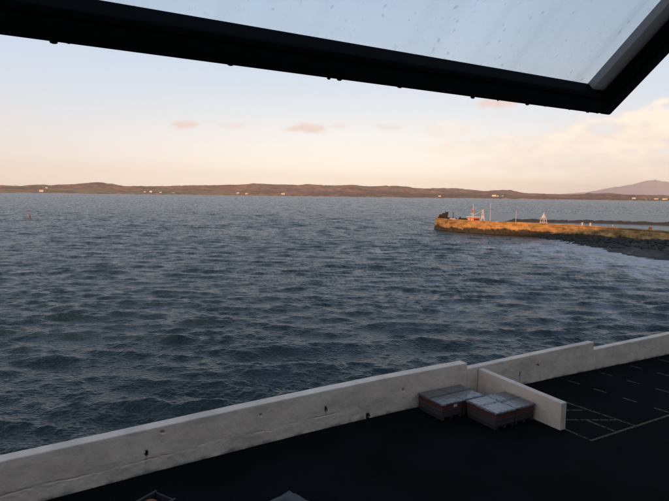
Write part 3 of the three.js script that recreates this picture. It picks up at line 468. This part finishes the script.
// wrapped packs on pallets in the corner
const M_board = std(.03, .025, .02, .9), M_redlayer = std(.085, .024, .019, .6), M_greylayer = std(.042, .034, .030, .8), M_strap = std(.012, .012, .013, .4), M_label = std(.55, .50, .38, .6);
const filmTex = noiseTex(512, (u, v) => .5 + .5 * tiled(u, v, 7, 3) + .4 * Math.abs(tiled(u, v, 22, 9)) + .15 * tiled(u, v, 60, 5), 1);
const M_film = new THREE.MeshPhysicalMaterial({ color: new THREE.Color().setRGB(.085, .083, .082), roughness: .34, clearcoat: .8, clearcoatRoughness: .18, bumpMap: filmTex, bumpScale: .02 });
function pack(x0, x1, z0, z1, label, seed, tag) {
  const w = x1 - x0, d = z1 - z0, t = thing('wrapped_pack', label, 'pack', [(x0 + x1) / 2, .004, (z0 + z1) / 2]), r = rngOf(seed);
  const pal = mesh('pallet', merge([-1, 0, 1].map((s) => rbox(.1, .08, d - .04, .008, s * (w / 2 - .08), .05, 0))), M_board, t);
  for (let k = 0; k < 3; k++) mesh('deck_board', rbox(w - .02, .02, .14, .005, 0, .102, (k - 1) * (d / 2 - .1)), M_board, pal);
  for (let k = 0; k < 2; k++) mesh('slab_layer', rbox(w - .02 - k * .012, .105, d - .02 - k * .014, .014, (r() - .5) * .012, .167 + k * .108, (r() - .5) * .012), M_greylayer, t);
  mesh('sheet', box(w + .004, .012, d + .004, 0, .335, 0), M_label, t).material = std(.10, .095, .09, .6);
  for (let k = 0; k < 2; k++) mesh('red_layer', rbox(w - .006 - k * .01, .10, d - .006 - k * .01, .014, (r() - .5) * .01, .394 + k * .104, (r() - .5) * .01), M_redlayer, t);
  // plastic sheet over the top, hanging down the sides
  const n = 44, film = grid(n, n, (i, j) => {
    const u = i / (n - 1) * 2 - 1, v = j / (n - 1) * 2 - 1, hang = .045 + .03 * noise(u * 3 + seed, v * 3), lim = .86;
    const au = Math.abs(u), av = Math.abs(v), hw = w / 2 + .006, hd = d / 2 + .006;
    let x = Math.min(1, au / lim) * hw, z = Math.min(1, av / lim) * hd; const drop = Math.max(0, au - lim, av - lim) / (1 - lim);
    const wr = .012 * noise(u * 4 + seed, v * 4, 2) + .008 * Math.abs(noise(u * 9 + seed, v * 2.5, 6)) + (1 - Math.min(1, drop * 4)) * .02 * smooth(.5, .95, Math.max(au, av)) * noise(u * 7, v * 7 + seed, 1);
    const y = .562 + (drop > 0 ? -drop * hang : wr + .006), bul = drop * .012 * (1 + 2 * noise(u * 8 + seed, v * 8, 3));
    if (au > lim) x += bul; if (av > lim) z += bul; return [Math.sign(u) * x, y, Math.sign(v) * z];
  }, null, (i, j) => [i / n * 1.1, j / n * 1.1]);
  mesh('plastic_sheet', film, M_film, t);
  mesh('strap', box(w + .035, .006, .02, 0, .588, .12 * (r() - .5)), M_strap, t); 
  if (tag) mesh('paper_label', box(.15, .085, .006, -w / 2 + .55, .44, d / 2 + .004).rotateY(0), M_label, t);
  return t;
}
pack(11.72, 12.60, -14.50, -13.27, 'dark red wrapped pack against the tall sea wall, the one with a pale paper label', 3, true);
pack(12.63, 13.55, -14.48, -13.28, 'wrapped pack between the labelled pack and the corner of the two walls', 9, false);
pack(12.70, 13.56, -13.20, -11.92, 'wrapped pack of the front pair, standing clear of the stub wall', 15, false);
pack(13.585, 14.45, -13.22, -11.94, 'wrapped pack of the front pair, pushed against the stub wall', 22, false);

// small things on the tarmac
{
  const t = thing('fish_bin', 'dark grey plastic bin holding an orange float near the sea wall', 'bin', [2.36, .01, -12.12], .5), g = std(.02, .021, .022, .7);
  mesh('floor', rbox(.95, .04, .62, .015, 0, .03, 0), g, t); for (const s of [-1, 1]) { mesh('side', rbox(.95, .34, .035, .014, 0, .2, s * .3), g, t); mesh('end', rbox(.035, .34, .6, .014, s * .46, .2, 0), g, t); mesh('rim', rbox(1.0, .035, .06, .014, 0, .375, s * .305), g, t); }
  const f = thing('orange_float', 'orange net float lying in the dark grey bin', 'float', [2.40, .27, -12.17], .2); mesh('ball', new THREE.SphereGeometry(.19, 24, 16).scale(1.15, .95, 1), std(.22, .055, .014, .7), f); mesh('eye', new THREE.TorusGeometry(.05, .018, 8, 14).translate(.24, 0, 0), M_black, f);
}
{
  const t = thing('tarpaulin_heap', 'grey tarpaulin thrown over a low heap on the tarmac', 'tarpaulin', [4.92, 0, -10.6], .35);
  mesh('tarpaulin', grid(60, 60, (i, j) => { const u = i / 59 * 2 - 1, v = j / 59 * 2 - 1, q = Math.max(Math.abs(u), Math.abs(v)), h = .5 * Math.pow(clamp(1 - q), .55) * (1 + .25 * noise(u * 2, v * 2, 3)) + .03 * Math.abs(noise(u * 6, v * 6, 2)) + .012; return [u * .95, Math.max(.012, h), v * .75]; }), std(.036, .041, .044, .7), t);
}

// ---------------------------------------------------------------- the building with the window
const M_render = std(.50, .48, .45, .9), M_roof = std(.06, .06, .065, .8), M_frame = new THREE.MeshPhysicalMaterial({ color: new THREE.Color().setRGB(.004, .006, .007), roughness: .8, specularIntensity: .25 });
{
  const F = .32, T = .4, eaves = 9.3, ridgeY = 11.3;   // facade plane, wall thickness
  const t = thing('building', 'pale rendered building that the open window belongs to', 'building', [0, 0, 0]);
  const wx0 = -.48, wx1 = 1.28, wy0 = 6.7, wy1 = 8.62;
  mesh('wall', merge([box(wx0 + 30, eaves + .1, T, (wx0 - 30) / 2, (eaves - .1) / 2, F + T / 2), box(58 - wx1, eaves + .1, T, (wx1 + 58) / 2, (eaves - .1) / 2, F + T / 2), box(wx1 - wx0, wy0 + .1, T, (wx0 + wx1) / 2, (wy0 - .1) / 2, F + T / 2), box(wx1 - wx0, eaves - wy1, T, (wx0 + wx1) / 2, (eaves + wy1) / 2, F + T / 2), box(.4, eaves, 8.3, -29.8, eaves / 2, F + T + 4.15), box(.4, eaves, 8.3, 57.8, eaves / 2, F + T + 4.15), box(88, eaves + .1, T, 14, (eaves - .1) / 2, F + 8.9)]), M_render, t);
  mesh('floor', box(87, .2, 8.2, 14, 6.0, F + T + 4.1), M_board, t);
  mesh('roof', new THREE.ExtrudeGeometry(new THREE.Shape([[F - .35, eaves - .05], [F + 4.65, ridgeY], [F + 9.6, eaves - .05], [F + 9.6, eaves + .1], [F + 4.65, ridgeY + .2], [F - .35, eaves + .1]].map((p) => new THREE.Vector2(-p[0], p[1]))), { depth: 88.6, bevelEnabled: false }).rotateY(Math.PI / 2).translate(-30.3, 0, 0), M_roof, t);
  mesh('sill', rbox(wx1 - wx0 + .1, .06, .2, .01, (wx0 + wx1) / 2, wy0 + .032, F - .06), M_render, t);
}
{ // neighbouring house that shades the landward end of the pier
  const t = thing('terraced_house', 'neighbouring terraced house beside the building', 'house', [84, 0, 4.8]);
  mesh('wall', box(50, 9.2, 8.4, 0, 4.6, 0), M_render, t); mesh('roof', gable(50, 8.4, 9.2, 2.2, .3), M_roof, t);
}
{ // top-hung sash swung out over the car park
  const A = 41.5 * D2R, S = [0, -Math.sin(A), -Math.cos(A)], t = thing('window_sash', 'black framed window sash propped open with grimy glass', 'window', [0, 7.2 + .195, -.85]);
  // local axes: x along the rail, y out of the glass (up), z back towards the hinge
  t.rotation.x = -A;
  const X0 = -.42, X1 = 1.242, L = 1.55, face = .032, th = .072;
  const bar = (w, h, d, x, y, z) => rbox(w, h, d, .006, x, y, z);
  const lower = mesh('bottom_rail', bar(X1 - X0 - .078, th, face, (X0 + X1) / 2, th / 2, face / 2), M_frame, t);
  mesh('top_rail', bar(X1 - X0 - .078, th, face, (X0 + X1) / 2, th / 2, L - face / 2), M_frame, t);
  for (const x of [X0 + .019, X1 - .019]) mesh('stile', bar(.038, th, L, x, th / 2, L / 2), M_frame, t);
  const M_bead = std(.42, .43, .43, .6), inX0 = X0 + .038, inX1 = X1 - .038;
  // stepped seal inside the frame, and the pale glazing bead on the stiles
  for (const [x, s] of [[inX0, 1], [inX1, -1]]) { mesh('seal', bar(.012, .026, L - face * 2 - .004, x + s * .0065, .0175, L / 2), M_frame, t); mesh('glazing_bead', rbox(.046, .022, L - face * 2 - .004, .003, x + s * .0235, .0425, L / 2), M_bead, t); }
  mesh('seal', bar(inX1 - inX0, .042, .012, (inX0 + inX1) / 2, .033, face + .0055), M_frame, lower);
  const gT = noiseTex(1024, (u, v) => {
    const sp = tiled(u, v, 130, 4), sp2 = tiled(u, v, 210, 11), film = tiled(u, v, 5, 7), st = tiled(u * 1, v * .0 + .3, 26, 2);
    const smear = tiled(u * 1 + .2, v * .12, 34, 6), dirt = clamp(smooth(.56, .68, sp) * .20 + smooth(.46, .62, sp2) * .10 + smooth(.15, .55, st) * .05 + smooth(.1, .5, smear) * .025 + .10 * film + .05);
    return [.995 - dirt * .5, 1.0 - dirt * .47, 1.0 - dirt * .45];
  }, 1, true);
  gT.repeat.set(1 / .9, 1 / .9);
  const glass = new THREE.MeshPhysicalMaterial({ color: new THREE.Color().setRGB(1, 1, 1), map: gT, transmission: 1, thickness: 0, roughness: .12, ior: 1.5 });
  mesh('glass_pane', box(inX1 - inX0 - .004, .006, L - face * 2 - .004, (inX0 + inX1) / 2, .0575, L / 2), glass, t);
  const r = rngOf(31), dropM = std(.006, .008, .009, .3);
  for (const x of [.05, .075, .30, .47, .49, .62, .80, .87, .905, .955, 1.02, 1.10, 1.16, 1.20]) mesh('water_drop', new THREE.SphereGeometry(.0013 + r() * .0016, 10, 8).scale(1 + r() * 1.5, 1.0, 1).translate(x + r() * .01, .004 + r() * .004, -.001), dropM, lower);
  for (const x of [X0 + .25, X1 - .25]) mesh('hinge', rbox(.09, .03, .10, .005, x, th / 2 + .01, L + .035), M_steel, t);
}

renderer.render(scene, camera);
